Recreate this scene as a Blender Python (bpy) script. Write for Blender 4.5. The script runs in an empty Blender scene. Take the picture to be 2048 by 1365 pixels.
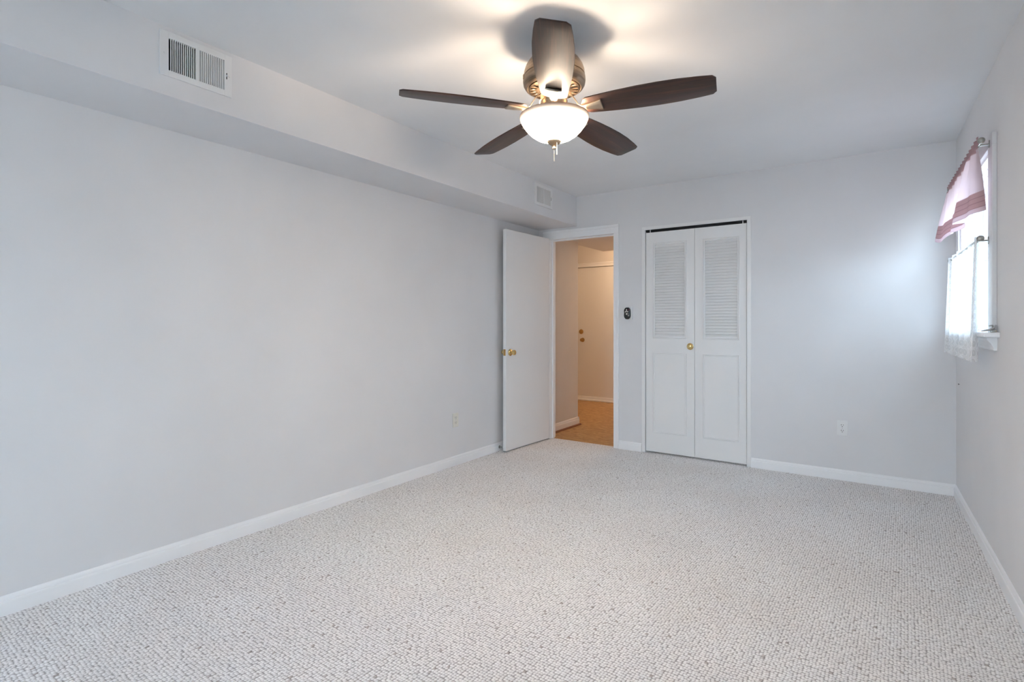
import bpy, bmesh, math, random
from mathutils import Vector, Matrix

random.seed(7)
PI = math.pi
R = math.radians
C = bpy.context.scene.collection
SC = bpy.context.scene

# ------------------------------------------------------------------ camera
F_PX, HZ, YAW, EYE = 1071.08, 647.65, 34.556, 1.17
cam_d = bpy.data.cameras.new('camera')
cam_d.sensor_width = 36.0
cam_d.lens = F_PX / 2048 * 36.0
cam_d.shift_y = -(682.5 - HZ) / 2048
cam_d.clip_start = 0.02
cam = bpy.data.objects.new('camera', cam_d)
C.objects.link(cam)
cam.location = (0, 0, EYE)
cam.rotation_euler = (R(90), 0, R(YAW))
SC.camera = cam

# ------------------------------------------------------------------ exposure
vs = SC.view_settings
vs.view_transform = 'Standard'
vs.look = 'None'
vs.exposure = 0.86
vs.gamma = 1.0
vs.use_curve_mapping = False
SC.cycles.max_bounces = 14
SC.cycles.diffuse_bounces = 7
SC.cycles.transmission_bounces = 8
SC.cycles.transparent_max_bounces = 16
SC.cycles.sample_clamp_indirect = 6.0
SC.cycles.caustics_reflective = False
SC.cycles.caustics_refractive = False

# ------------------------------------------------------------------ room sizes (metres)
XL, YB, XR, ZC = -2.898, 4.6965, 0.4205, 2.4146     # left wall, back wall, right corner, ceiling
YR = -2.60                                           # wall behind the camera
ROT = R(1.146)                                       # the window wall is not quite square
SX, SZ = -2.463, 2.1267                              # bulkhead face and underside
WT = 0.11
YH = 7.38                                            # far wall of the hall
WY0, WY1, WZ0, WZ1 = 3.45, 4.45, 1.125, 2.015        # window opening in the window wall
RX0, RX1, RZ0, RZ1 = -2.10, -0.15, 0.88, 2.06        # window opening behind the camera

# ------------------------------------------------------------------ sky and daylight
SKY = 8.5
w = bpy.data.worlds.new('overcast_sky')
SC.world = w
w.use_nodes = True
nt = w.node_tree
nt.nodes.clear()
tc = nt.nodes.new('ShaderNodeTexCoord')
sep = nt.nodes.new('ShaderNodeSeparateXYZ')
ramp = nt.nodes.new('ShaderNodeValToRGB')
ramp.color_ramp.elements[0].position = 0.42
ramp.color_ramp.elements[0].color = (0.24, 0.26, 0.27, 1)
ramp.color_ramp.elements[1].position = 0.56
ramp.color_ramp.elements[1].color = (0.65, 0.825, 1.0, 1)
mp = nt.nodes.new('ShaderNodeMapRange')
mp.inputs['From Min'].default_value = -1
mp.inputs['From Max'].default_value = 1
bg = nt.nodes.new('ShaderNodeBackground')
bg.inputs['Strength'].default_value = SKY
wo = nt.nodes.new('ShaderNodeOutputWorld')
nt.links.new(tc.outputs['Generated'], sep.inputs[0])
nt.links.new(sep.outputs['Z'], mp.inputs['Value'])
nt.links.new(mp.outputs[0], ramp.inputs[0])
nt.links.new(ramp.outputs[0], bg.inputs['Color'])
nt.links.new(bg.outputs[0], wo.inputs['Surface'])


def portal(name, loc, rot, sx, sy):
    d = bpy.data.lights.new(name, 'AREA')
    d.shape = 'RECTANGLE'
    d.size, d.size_y = sx, sy
    d.cycles.is_portal = True
    o = bpy.data.objects.new(name, d)
    C.objects.link(o)
    o.location, o.rotation_euler = loc, rot
    return o


# portals only tell the renderer where the sky comes in
portal('sky_portal', ((RX0 + RX1) / 2, YR - WT - 0.01, (RZ0 + RZ1) / 2), (R(90), 0, R(180)), RX1 - RX0, RZ1 - RZ0)
portal('sky_portal', (XR + 0.02 + WT + 0.03, (WY0 + WY1) / 2, (WZ0 + WZ1) / 2), (R(90), 0, R(90) + ROT), WY1 - WY0, WZ1 - WZ0)


def point(name, loc, energy, col, r):
    d = bpy.data.lights.new(name, 'POINT')
    d.energy, d.color, d.shadow_soft_size = energy, col, r
    o = bpy.data.objects.new(name, d)
    C.objects.link(o)
    o.location = loc
    return o


FX, FY = -1.170, 2.022                               # ceiling fan axis
for ang in (100, 220, 340):                          # the three bulbs in the fan's bowl
    point('fan_bulb_light', (FX + 0.050 * math.cos(R(ang)), FY + 0.050 * math.sin(R(ang)), 2.044), 6.5, (1.0, 0.80, 0.60), 0.025)
point('hall_lamp_light', (-2.45, 6.95, 2.20), 15.0, (1.0, 0.68, 0.40), 0.09)


# ------------------------------------------------------------------ materials
def mat(name, col, rough=0.5, metal=0.0, spec=0.5):
    m = bpy.data.materials.new(name)
    m.use_nodes = True
    b = m.node_tree.nodes['Principled BSDF']
    b.inputs['Base Color'].default_value = (*col, 1)
    b.inputs['Roughness'].default_value = rough
    b.inputs['Metallic'].default_value = metal
    b.inputs['Specular IOR Level'].default_value = spec
    return m, m.node_tree, b


def N(nt, typ, **kw):
    n = nt.nodes.new(typ)
    for k, v in kw.items():
        if hasattr(n, k):
            setattr(n, k, v)
        else:
            n.inputs[k.replace('_', ' ')].default_value = v
    return n


def ramp_node(nt, stops):
    n = nt.nodes.new('ShaderNodeValToRGB')
    e = n.color_ramp.elements
    while len(e) < len(stops):
        e.new(0.5)
    for i, (p, c) in enumerate(stops):
        e[i].position = p
        e[i].color = (*c, 1)
    return n


def coords(nt, kind='Object', scale=(1, 1, 1), rot=(0, 0, 0)):
    t = nt.nodes.new('ShaderNodeTexCoord')
    m = nt.nodes.new('ShaderNodeMapping')
    m.inputs['Scale'].default_value = scale
    m.inputs['Rotation'].default_value = rot
    nt.links.new(t.outputs[kind], m.inputs['Vector'])
    return m


def add_bump(nt, b, src, strength, dist):
    bp = nt.nodes.new('ShaderNodeBump')
    bp.inputs['Strength'].default_value = strength
    bp.inputs['Distance'].default_value = dist
    nt.links.new(src, bp.inputs['Height'])
    nt.links.new(bp.outputs[0], b.inputs['Normal'])


def paint(name, col, rough=0.6, var=0.02, bump=0.05):
    """rolled wall paint: a faint mottling and orange-peel bump"""
    m, t, b = mat(name, col, rough, 0, 0.3)
    c = coords(t)
    n1 = N(t, 'ShaderNodeTexNoise', Scale=1.7, Detail=3.0)
    n2 = N(t, 'ShaderNodeTexNoise', Scale=180.0, Detail=2.0)
    t.links.new(c.outputs[0], n1.inputs['Vector'])
    t.links.new(c.outputs[0], n2.inputs['Vector'])
    lo = tuple(max(0, x - var) for x in col)
    hi = tuple(min(1, x + var) for x in col)
    r = ramp_node(t, [(0.3, lo), (0.7, hi)])
    t.links.new(n1.outputs[0], r.inputs[0])
    t.links.new(r.outputs[0], b.inputs['Base Color'])
    add_bump(t, b, n2.outputs[0], bump, 0.002)
    return m


M = {}
M['wall'] = paint('wall_paint', (0.765, 0.76, 0.77), 0.65)
M['ceiling'] = paint('ceiling_paint', (0.81, 0.815, 0.825), 0.8)
M['trim'] = paint('trim_gloss_paint', (0.90, 0.90, 0.91), 0.32, 0.01, 0.02)
M['door'] = paint('door_paint', (0.85, 0.845, 0.84), 0.38, 0.012, 0.03)
M['hall'] = paint('wall_paint_warm_lit', (0.74, 0.71, 0.69), 0.65)  # same paint as the bedroom walls, the hall's warm light mixed into the colour
M['white_plastic'] = mat('white_plastic', (0.82, 0.82, 0.82), 0.3)[0]
M['ivory_plastic'] = mat('ivory_plastic', (0.76, 0.74, 0.68), 0.35)[0]
M['vent_white'] = mat('vent_enamel', (0.80, 0.80, 0.80), 0.35)[0]
M['dark'] = mat('recess_shade', (0.012, 0.012, 0.013), 0.9)[0]  # near-black colour stands in for the shade inside recesses
M['black'] = mat('black_gloss', (0.012, 0.010, 0.010), 0.25)[0]
M['steel'] = mat('brushed_steel', (0.62, 0.62, 0.62), 0.28, 1.0)[0]
M['pewter'] = mat('antique_silver', (0.42, 0.41, 0.38), 0.3, 1.0)[0]
M['brass'] = mat('polished_brass', (0.80, 0.58, 0.25), 0.16, 1.0)[0]
M['old_brass'] = mat('aged_brass', (0.55, 0.33, 0.12), 0.28, 1.0)[0]
M['rubber'] = mat('pale_rubber', (0.75, 0.74, 0.70), 0.6)[0]
M['dot_pale'] = mat('pale_print', (0.72, 0.66, 0.60), 0.5)[0]
M['dot_red'] = mat('plum_print', (0.10, 0.03, 0.04), 0.4)[0]
M['shoe'] = mat('stained_shoe_moulding', (0.22, 0.075, 0.03), 0.4)[0]

# fan metal: brushed bronze
m, t, b = mat('brushed_bronze', (0.36, 0.27, 0.19), 0.36, 1.0)
c = coords(t, 'Object', (6, 6, 260))
n = N(t, 'ShaderNodeTexNoise', Scale=1.0, Detail=3.0)
t.links.new(c.outputs[0], n.inputs['Vector'])
r = ramp_node(t, [(0.3, (0.29, 0.215, 0.15)), (0.7, (0.44, 0.335, 0.24))])
t.links.new(n.outputs[0], r.inputs[0])
t.links.new(r.outputs[0], b.inputs['Base Color'])
M['bronze'] = m
M['chain'] = mat('dull_chain', (0.16, 0.14, 0.12), 0.5, 0.6)[0]
M['chain_pale'] = mat('grey_pull_rod', (0.34, 0.33, 0.31), 0.5)[0]
M['iron'] = mat('satin_nickel_bronze', (0.62, 0.52, 0.40), 0.30, 1.0)[0]

# walnut fan blades, grain along the blade
m, t, b = mat('walnut_veneer', (0.08, 0.04, 0.025), 0.50, 0, 0.36)
c = coords(t, 'Object', (2.2, 34, 34))
n1 = N(t, 'ShaderNodeTexNoise', Scale=1.3, Detail=6.0, Roughness=0.62, Distortion=0.6)
c2 = coords(t, 'Object', (6, 420, 420))
n2 = N(t, 'ShaderNodeTexNoise', Scale=1.0, Detail=2.0)
t.links.new(c.outputs[0], n1.inputs['Vector'])
t.links.new(c2.outputs[0], n2.inputs['Vector'])
mx = N(t, 'ShaderNodeMix', data_type='FLOAT')
mx.inputs[0].default_value = 0.3
t.links.new(n1.outputs[0], mx.inputs[2])
t.links.new(n2.outputs[0], mx.inputs[3])
r = ramp_node(t, [(0.32, (0.006, 0.0018, 0.0012)), (0.50, (0.026, 0.0078, 0.0040)), (0.68, (0.085, 0.029, 0.014))])
t.links.new(mx.outputs[0], r.inputs[0])
t.links.new(r.outputs[0], b.inputs['Base Color'])
b.inputs['Coat Weight'].default_value = 0.35
b.inputs['Coat Roughness'].default_value = 0.30
M['walnut'] = m

# alabaster glass bowl: passes a little bulb light, most of its glow is added emission
m = bpy.data.materials.new('alabaster_glass')
m.use_nodes = True
t = m.node_tree
t.nodes.clear()
out = N(t, 'ShaderNodeOutputMaterial')
c = coords(t, 'Object', (5, 5, 11))
n = N(t, 'ShaderNodeTexNoise', Scale=1.4, Detail=4.0, Distortion=1.6)
t.links.new(c.outputs[0], n.inputs['Vector'])
r = ramp_node(t, [(0.35, (0.86, 0.70, 0.56)), (0.62, (0.96, 0.88, 0.78))])
t.links.new(n.outputs[0], r.inputs[0])
tr = N(t, 'ShaderNodeBsdfTranslucent')
df = N(t, 'ShaderNodeBsdfDiffuse')
gl = N(t, 'ShaderNodeBsdfGlossy', Roughness=0.25)
tm = N(t, 'ShaderNodeMix', data_type='RGBA', blend_type='MULTIPLY')
tm.inputs[0].default_value = 1.0
tm.inputs[7].default_value = (0.10, 0.085, 0.07, 1)
t.links.new(r.outputs[0], tm.inputs[6])
t.links.new(tm.outputs[2], tr.inputs[0])
t.links.new(r.outputs[0], df.inputs[0])
m1 = N(t, 'ShaderNodeMixShader')
m1.inputs[0].default_value = 0.38
t.links.new(tr.outputs[0], m1.inputs[1])
t.links.new(df.outputs[0], m1.inputs[2])
m2 = N(t, 'ShaderNodeMixShader')
m2.inputs[0].default_value = 0.05
t.links.new(m1.outputs[0], m2.inputs[1])
t.links.new(gl.outputs[0], m2.inputs[2])
em = N(t, 'ShaderNodeEmission')
so = N(t, 'ShaderNodeSeparateXYZ')
oc = t.nodes.new('ShaderNodeTexCoord')
t.links.new(oc.outputs['Object'], so.inputs[0])
mr = N(t, 'ShaderNodeMapRange')
for k_, v_ in zip(('From Min', 'From Max', 'To Min', 'To Max'), (1.966 - ZC, 2.066 - ZC, 1.0, 0.08)):
    mr.inputs[k_].default_value = v_
t.links.new(so.outputs[2], mr.inputs['Value'])
pw = N(t, 'ShaderNodeMath', operation='POWER')
pw.inputs[1].default_value = 2.8  # painted glow: hottest at the bowl's bottom, fading up to the rim
t.links.new(mr.outputs[0], pw.inputs[0])
ms = N(t, 'ShaderNodeMath', operation='MULTIPLY')
ms.inputs[1].default_value = 100.0
t.links.new(pw.outputs[0], ms.inputs[0])
ge = N(t, 'ShaderNodeNewGeometry')                   # added glow kept to the outer face, away from the ceiling
gz = N(t, 'ShaderNodeSeparateXYZ')
t.links.new(ge.outputs['True Normal'], gz.inputs[0])
lt = N(t, 'ShaderNodeMath', operation='LESS_THAN')
lt.inputs[1].default_value = 0.0
t.links.new(gz.outputs[2], lt.inputs[0])
mo = N(t, 'ShaderNodeMath', operation='MULTIPLY')
t.links.new(ms.outputs[0], mo.inputs[0])
t.links.new(lt.outputs[0], mo.inputs[1])
t.links.new(mo.outputs[0], em.inputs['Strength'])
em.inputs[0].default_value = (1.0, 0.82, 0.64, 1)
ads = N(t, 'ShaderNodeAddShader')
t.links.new(m2.outputs[0], ads.inputs[0])
t.links.new(em.outputs[0], ads.inputs[1])
t.links.new(ads.outputs[0], out.inputs[0])
M['bowl'] = m

# thin window glass
m = bpy.data.materials.new('window_glass')
m.use_nodes = True
t = m.node_tree
t.nodes.clear()
out = N(t, 'ShaderNodeOutputMaterial')
tp = N(t, 'ShaderNodeBsdfTransparent')
tp.inputs[0].default_value = (0.95, 0.97, 0.97, 1)
gl = N(t, 'ShaderNodeBsdfGlossy', Roughness=0.02)
lw = N(t, 'ShaderNodeLayerWeight', Blend=0.5)
pw = N(t, 'ShaderNodeMath', operation='POWER')
pw.inputs[1].default_value = 6.0
t.links.new(lw.outputs['Facing'], pw.inputs[0])
fr = N(t, 'ShaderNodeMath', operation='MULTIPLY_ADD')
fr.inputs[1].default_value = 0.6
fr.inputs[2].default_value = 0.03
t.links.new(pw.outputs[0], fr.inputs[0])
mx = N(t, 'ShaderNodeMixShader')
t.links.new(fr.outputs[0], mx.inputs[0])
t.links.new(tp.outputs[0], mx.inputs[1])
t.links.new(gl.outputs[0], mx.inputs[2])
t.links.new(mx.outputs[0], out.inputs[0])
M['glass'] = m

# berber carpet: rows of small loops with dark flecks
m, t, b = mat('berber_carpet', (0.5, 0.48, 0.46), 0.95, 0, 0.1)
c = coords(t, 'Object', (94, 82, 1), (0, 0, R(2)))
v = N(t, 'ShaderNodeTexVoronoi', Scale=1.0, Randomness=0.42)
v.voronoi_dimensions = '2D'
t.links.new(c.outputs[0], v.inputs['Vector'])
r = ramp_node(t, [(0.12, (0.95, 0.95, 0.955)), (0.40, (0.87, 0.865, 0.87)), (0.66, (0.41, 0.395, 0.395))])
t.links.new(v.outputs['Distance'], r.inputs[0])
sp = N(t, 'ShaderNodeSeparateColor')
t.links.new(v.outputs['Color'], sp.inputs[0])
r2 = ramp_node(t, [(0.0, (0.55, 0.50, 0.47)), (0.006, (0.70, 0.66, 0.64)), (0.012, (0.93, 0.92, 0.91)), (1.0, (1.06, 1.05, 1.04))])
t.links.new(sp.outputs[0], r2.inputs[0])
mul = N(t, 'ShaderNodeMix', data_type='RGBA', blend_type='MULTIPLY')
mul.inputs[0].default_value = 1.0
t.links.new(r.outputs[0], mul.inputs[6])
t.links.new(r2.outputs[0], mul.inputs[7])
c3 = coords(t, 'Object', (1, 1, 1))
n3 = N(t, 'ShaderNodeTexNoise', Scale=1.9, Detail=4.0)
t.links.new(c3.outputs[0], n3.inputs['Vector'])
r3 = ramp_node(t, [(0.3, (0.95, 0.93, 0.915)), (0.62, (1.0, 1.0, 1.0))])
t.links.new(n3.outputs[0], r3.inputs[0])
mul2 = N(t, 'ShaderNodeMix', data_type='RGBA', blend_type='MULTIPLY')
mul2.inputs[0].default_value = 1.0
t.links.new(mul.outputs[2], mul2.inputs[6])
t.links.new(r3.outputs[0], mul2.inputs[7])
t.links.new(mul2.outputs[2], b.inputs['Base Color'])
inv = N(t, 'ShaderNodeMath', operation='SUBTRACT')
inv.inputs[0].default_value = 1.0
t.links.new(v.outputs['Distance'], inv.inputs[1])
add_bump(t, b, inv.outputs[0], 0.7, 0.006)
M['carpet'] = m

# wood-patterned hall flooring
m, t, b = mat('hall_vinyl', (0.45, 0.27, 0.11), 0.42, 0, 0.4)
c = coords(t, 'Object', (1, 1, 1), (0, 0, R(4)))
ck = N(t, 'ShaderNodeTexChecker', Scale=7.0)
t.links.new(c.outputs[0], ck.inputs['Vector'])
ca = coords(t, 'Object', (6, 46, 1))
cb = coords(t, 'Object', (14, 34, 1), (0, 0, R(28)))
na = N(t, 'ShaderNodeTexNoise', Scale=1.0, Detail=4.0, Distortion=0.9)
nb = N(t, 'ShaderNodeTexNoise', Scale=1.0, Detail=4.0, Distortion=0.9)
t.links.new(ca.outputs[0], na.inputs['Vector'])
t.links.new(cb.outputs[0], nb.inputs['Vector'])
mx = N(t, 'ShaderNodeMix', data_type='FLOAT')
t.links.new(ck.outputs['Fac'], mx.inputs[0])
t.links.new(na.outputs[0], mx.inputs[2])
t.links.new(nb.outputs[0], mx.inputs[3])
r = ramp_node(t, [(0.30, (0.27, 0.135, 0.045)), (0.52, (0.46, 0.26, 0.10)), (0.72, (0.60, 0.38, 0.17))])
t.links.new(mx.outputs[0], r.inputs[0])
t.links.new(r.outputs[0], b.inputs['Base Color'])
M['vinyl'] = m


def cloth_material(name):
    m = bpy.data.materials.new(name)
    m.use_nodes = True
    t = m.node_tree
    t.nodes.clear()
    out = N(t, 'ShaderNodeOutputMaterial')
    uv = t.nodes.new('ShaderNodeUVMap')
    return m, t, out, uv


# pink valance: pale sheer body, dusty tucked band at the hem, gathered header (uv: u along rod in m, v = 0 top .. 1 hem)
m, t, out, uv = cloth_material('pink_valance_cloth')
s = N(t, 'ShaderNodeSeparateXYZ')
t.links.new(uv.outputs[0], s.inputs[0])
LIGHT, DUSTY, DARKP, PALE = (0.86, 0.77, 0.80), (0.66, 0.48, 0.50), (0.45, 0.28, 0.31), (0.84, 0.72, 0.76)
r = ramp_node(t, [(0.0, (0.58, 0.40, 0.42)), (0.15, (0.62, 0.44, 0.46)), (0.165, LIGHT), (0.715, LIGHT), (0.72, DUSTY), (0.785, DUSTY),
                  (0.79, DARKP), (0.80, DUSTY), (0.855, DUSTY), (0.86, DARKP), (0.872, DUSTY), (0.925, DUSTY), (0.93, DARKP), (0.942, PALE), (1.0, PALE)])
r.color_ramp.interpolation = 'LINEAR'
t.links.new(s.outputs[1], r.inputs[0])
df = N(t, 'ShaderNodeBsdfDiffuse')
tr = N(t, 'ShaderNodeBsdfTranslucent')
t.links.new(r.outputs[0], df.inputs[0])
t.links.new(r.outputs[0], tr.inputs[0])
op = ramp_node(t, [(0.0, (0.35,) * 3), (0.15, (0.35,) * 3), (0.17, (0.62,) * 3), (0.715, (0.62,) * 3), (0.725, (0.34,) * 3), (1.0, (0.42,) * 3)])
t.links.new(s.outputs[1], op.inputs[0])
mx = N(t, 'ShaderNodeMixShader')
t.links.new(op.outputs[0], mx.inputs[0])
t.links.new(df.outputs[0], mx.inputs[1])
t.links.new(tr.outputs[0], mx.inputs[2])
t.links.new(mx.outputs[0], out.inputs[0])
M['valance'] = m

# white lace: net ground, rows of scalloped rings
m, t, out, uv = cloth_material('white_lace')
sc_ = N(t, 'ShaderNodeVectorMath', operation='MULTIPLY')
sc_.inputs[1].default_value = (1 / 0.062, 1 / 0.045, 0)
t.links.new(uv.outputs[0], sc_.inputs[0])
fr_ = N(t, 'ShaderNodeVectorMath', operation='FRACTION')
t.links.new(sc_.outputs[0], fr_.inputs[0])
sb = N(t, 'ShaderNodeVectorMath', operation='SUBTRACT')
sb.inputs[1].default_value = (0.5, 0.5, 0)
t.links.new(fr_.outputs[0], sb.inputs[0])
ln = N(t, 'ShaderNodeVectorMath', operation='LENGTH')
t.links.new(sb.outputs[0], ln.inputs[0])
ring = ramp_node(t, [(0.0, (0.92,) * 3), (0.07, (0.92,) * 3), (0.10, (0.78,) * 3), (0.35, (0.78,) * 3), (0.38, (0.97,) * 3), (0.47, (0.97,) * 3), (0.49, (0.84,) * 3), (0.6, (0.92,) * 3)])
t.links.new(ln.outputs['Value'], ring.inputs[0])
nz = N(t, 'ShaderNodeTexNoise', Scale=38.0, Detail=2.0)
t.links.new(uv.outputs[0], nz.inputs['Vector'])
nr = ramp_node(t, [(0.40, (0.90,) * 3), (0.60, (1.02,) * 3)])
t.links.new(nz.outputs[0], nr.inputs[0])
ml = N(t, 'ShaderNodeMath', operation='MULTIPLY')
t.links.new(ring.outputs[0], ml.inputs[0])
t.links.new(nr.outputs[0], ml.inputs[1])
df = N(t, 'ShaderNodeBsdfDiffuse')
df.inputs[0].default_value = (0.88, 0.89, 0.90, 1)
tr = N(t, 'ShaderNodeBsdfTranslucent')
tr.inputs[0].default_value = (0.90, 0.91, 0.92, 1)
cl = N(t, 'ShaderNodeMixShader')
cl.inputs[0].default_value = 0.24
t.links.new(df.outputs[0], cl.inputs[1])
t.links.new(tr.outputs[0], cl.inputs[2])
tp = N(t, 'ShaderNodeBsdfTransparent')
mx = N(t, 'ShaderNodeMixShader')
t.links.new(ml.outputs[0], mx.inputs[0])
t.links.new(tp.outputs[0], mx.inputs[1])
t.links.new(cl.outputs[0], mx.inputs[2])
t.links.new(mx.outputs[0], out.inputs[0])
M['lace'] = m


# ------------------------------------------------------------------ mesh helpers
class MB:
    def __init__(s):
        s.bm = bmesh.new()

    def box(s, x0, x1, y0, y1, z0, z1, bev=0.0, mtx=None, seg=2):
        t = bmesh.new()
        bmesh.ops.create_cube(t, size=1)
        for v in t.verts:
            v.co = Vector(((x0 + x1) / 2 + v.co.x * (x1 - x0), (y0 + y1) / 2 + v.co.y * (y1 - y0), (z0 + z1) / 2 + v.co.z * (z1 - z0)))
        if bev > 0:
            bmesh.ops.bevel(t, geom=t.edges[:], offset=bev, segments=seg, profile=0.5, affect='EDGES')
        s.merge(t, mtx)
        return s

    def merge(s, t, mtx=None):
        if mtx is not None:
            bmesh.ops.transform(t, matrix=mtx, verts=t.verts[:])
        m = {}
        for v in t.verts:
            m[v] = s.bm.verts.new(v.co)
        for f in t.faces:
            try:
                s.bm.faces.new([m[v] for v in f.verts])
            except ValueError:
                pass
        t.free()

    def lathe(s, prof, seg=48, mtx=None, a0=0.0):
        """prof: (radius, height) pairs, turned about z"""
        t = bmesh.new()
        rings = []
        for r_, z in prof:
            if r_ < 1e-6:
                rings.append([t.verts.new((0, 0, z))])
            else:
                rings.append([t.verts.new((r_ * math.cos(a0 + 2 * PI * i / seg), r_ * math.sin(a0 + 2 * PI * i / seg), z)) for i in range(seg)])
        for a, b_ in zip(rings, rings[1:]):
            for i in range(seg):
                j = (i + 1) % seg
                if len(a) == 1 and len(b_) == 1:
                    continue
                if len(a) == 1:
                    t.faces.new((a[0], b_[j], b_[i]))
                elif len(b_) == 1:
                    t.faces.new((a[i], a[j], b_[0]))
                else:
                    t.faces.new((a[i], a[j], b_[j], b_[i]))
        bmesh.ops.recalc_face_normals(t, faces=t.faces[:])
        s.merge(t, mtx)
        return s

    def prism(s, pts, h0, h1, mtx=None, bev=0.0):
        """outline in xy, extruded h0..h1 along z"""
        t = bmesh.new()
        a = [t.verts.new((x, y, h0)) for x, y in pts]
        b_ = [t.verts.new((x, y, h1)) for x, y in pts]
        n = len(pts)
        t.faces.new(a[::-1])
        t.faces.new(b_)
        for i in range(n):
            j = (i + 1) % n
            t.faces.new((a[i], a[j], b_[j], b_[i]))
        bmesh.ops.recalc_face_normals(t, faces=t.faces[:])
        if bev > 0:
            es = [e for e in t.edges if abs(e.verts[0].co.z - e.verts[1].co.z) < 1e-7]
            bmesh.ops.bevel(t, geom=es, offset=bev, segments=2, profile=0.5, affect='EDGES')
        s.merge(t, mtx)
        return s

    def tube(s, pts, rad, seg=12, mtx=None, caps=True):
        t = bmesh.new()
        P = [Vector(p) for p in pts]
        rr = rad if isinstance(rad, (list, tuple)) else [rad] * len(P)
        up = None
        rings = []
        for i, p in enumerate(P):
            d = (P[min(i + 1, len(P) - 1)] - P[max(i - 1, 0)]).normalized()
            if up is None:
                up = Vector((0, 0, 1)) if abs(d.z) < 0.9 else Vector((1, 0, 0))
            a = d.cross(up).normalized()
            b_ = a.cross(d).normalized()
            up = b_
            rings.append([t.verts.new(p + (a * math.cos(2 * PI * k / seg) + b_ * math.sin(2 * PI * k / seg)) * rr[i]) for k in range(seg)])
        for a, b_ in zip(rings, rings[1:]):
            for i in range(seg):
                j = (i + 1) % seg
                t.faces.new((a[i], a[j], b_[j], b_[i]))
        if caps:
            t.faces.new(rings[0][::-1])
            t.faces.new(rings[-1])
        bmesh.ops.recalc_face_normals(t, faces=t.faces[:])
        s.merge(t, mtx)
        return s

    def ball(s, c_, r_, seg=12, mtx=None):
        t = bmesh.new()
        bmesh.ops.create_uvsphere(t, u_segments=seg, v_segments=max(6, seg // 2), radius=r_)
        bmesh.ops.translate(t, vec=c_, verts=t.verts[:])
        s.merge(t, mtx)
        return s

    def build(s, name, m, parent=None, smooth=False, loc=None, rot=None):
        me = bpy.data.meshes.new(name)
        s.bm.to_mesh(me)
        s.bm.free()
        me.materials.append(m)
        if smooth:
            me.polygons.foreach_set('use_smooth', [True] * len(me.polygons))
            try:
                me.set_sharp_from_angle(angle=R(38))
            except Exception:
                pass
        o = bpy.data.objects.new(name, me)
        C.objects.link(o)
        if parent is not None:
            o.parent = parent
        if loc is not None:
            o.location = loc
        if rot is not None:
            o.rotation_euler = rot
        return o


def tag(o, label, cat, group=None):
    o['label'] = label
    o['category'] = cat
    if group:
        o['group'] = group
    return o


def struct(o, label=None, cat=None):
    o['kind'] = 'structure'
    if label:
        o['label'] = label
        o['category'] = cat
    return o


def empty(name, loc, rot=(0, 0, 0)):
    o = bpy.data.objects.new(name, None)
    o.empty_display_size = 0.1
    C.objects.link(o)
    o.location, o.rotation_euler = loc, rot
    return o


def copy_tree(o, parent=None):
    c_ = o.copy()
    C.objects.link(c_)
    c_.parent = parent
    for ch in list(o.children):
        copy_tree(ch, c_)
    return c_


RYP = Matrix.Rotation(R(90), 4, 'X')      # z axis -> -y
RXP = Matrix.Rotation(R(90), 4, 'Y')      # z axis -> +x

# ------------------------------------------------------------------ room shell
# window wall frame: local x = -(distance into the room), local y = y - YB
RL, RR = (XR, YB, 0), (0, 0, ROT)


def ry(y):
    return y - YB


b = MB()
b.box(XL - 0.12, XL, YR - WT, YB + WT, 0, ZC)
struct(b.build('wall_left', M['wall']), 'long pale grey wall under the bulkhead', 'wall')

DX0, DX1, DZ = -2.766, -2.070, 2.018          # bedroom doorway
KX0, KX1, KZ = -1.764, -0.902, 2.020          # closet opening
b = MB()
b.box(XL - 0.12, DX0 - 0.02, YB, YB + WT, 0, ZC)
b.box(DX0 - 0.02, DX1 + 0.02, YB, YB + WT, DZ + 0.02, ZC)
b.box(DX1 + 0.02, KX0, YB, YB + WT, 0, ZC)
b.box(KX0, KX1, YB, YB + WT, KZ, ZC)
b.box(KX1, XR + 0.06, YB, YB + WT, 0, ZC)
struct(b.build('wall_back', M['wall']), 'far pale grey wall with doorway and closet', 'wall')

b = MB()
T = 0.16
b.box(0, T, ry(YR - 0.3), ry(WY0), 0, ZC)
b.box(0, T, ry(WY1), 0.02, 0, ZC)
b.box(0, T, ry(WY0), ry(WY1), 0, WZ0)
b.box(0, T, ry(WY0), ry(WY1), WZ1, ZC)
struct(b.build('wall_right', M['wall'], loc=RL, rot=RR), 'pale grey wall holding the curtained window', 'wall')

b = MB()
b.box(XL - 0.12, RX0, YR - WT, YR, 0, ZC)
b.box(RX1, 0.72, YR - WT, YR, 0, ZC)
b.box(RX0, RX1, YR - WT, YR, 0, RZ0)
b.box(RX0, RX1, YR - WT, YR, RZ1, ZC)
struct(b.build('wall_rear', M['wall']))

b = MB()
b.box(XL - 0.12, 0.72, YR - WT, YB + 0.012, -0.10, 0.0)
b.box(DX0, DX1, YB + 0.012, YB + 0.05, -0.10, 0.0)
b.box(KX0, KX1, YB + 0.012, YB + 0.75, -0.10, 0.0)
struct(b.build('floor', M['carpet']), 'light grey looped berber carpet covering the bedroom floor', 'carpet')

b = MB()
b.box(-5.2, XR + 0.10, YR - WT, YH + 0.25, ZC, ZC + 0.1)
b.box(XR + 0.10, 0.72, YR - WT, 2.5, ZC, ZC + 0.1)
struct(b.build('ceiling', M['ceiling']), 'white ceiling around the fan', 'ceiling')

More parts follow.
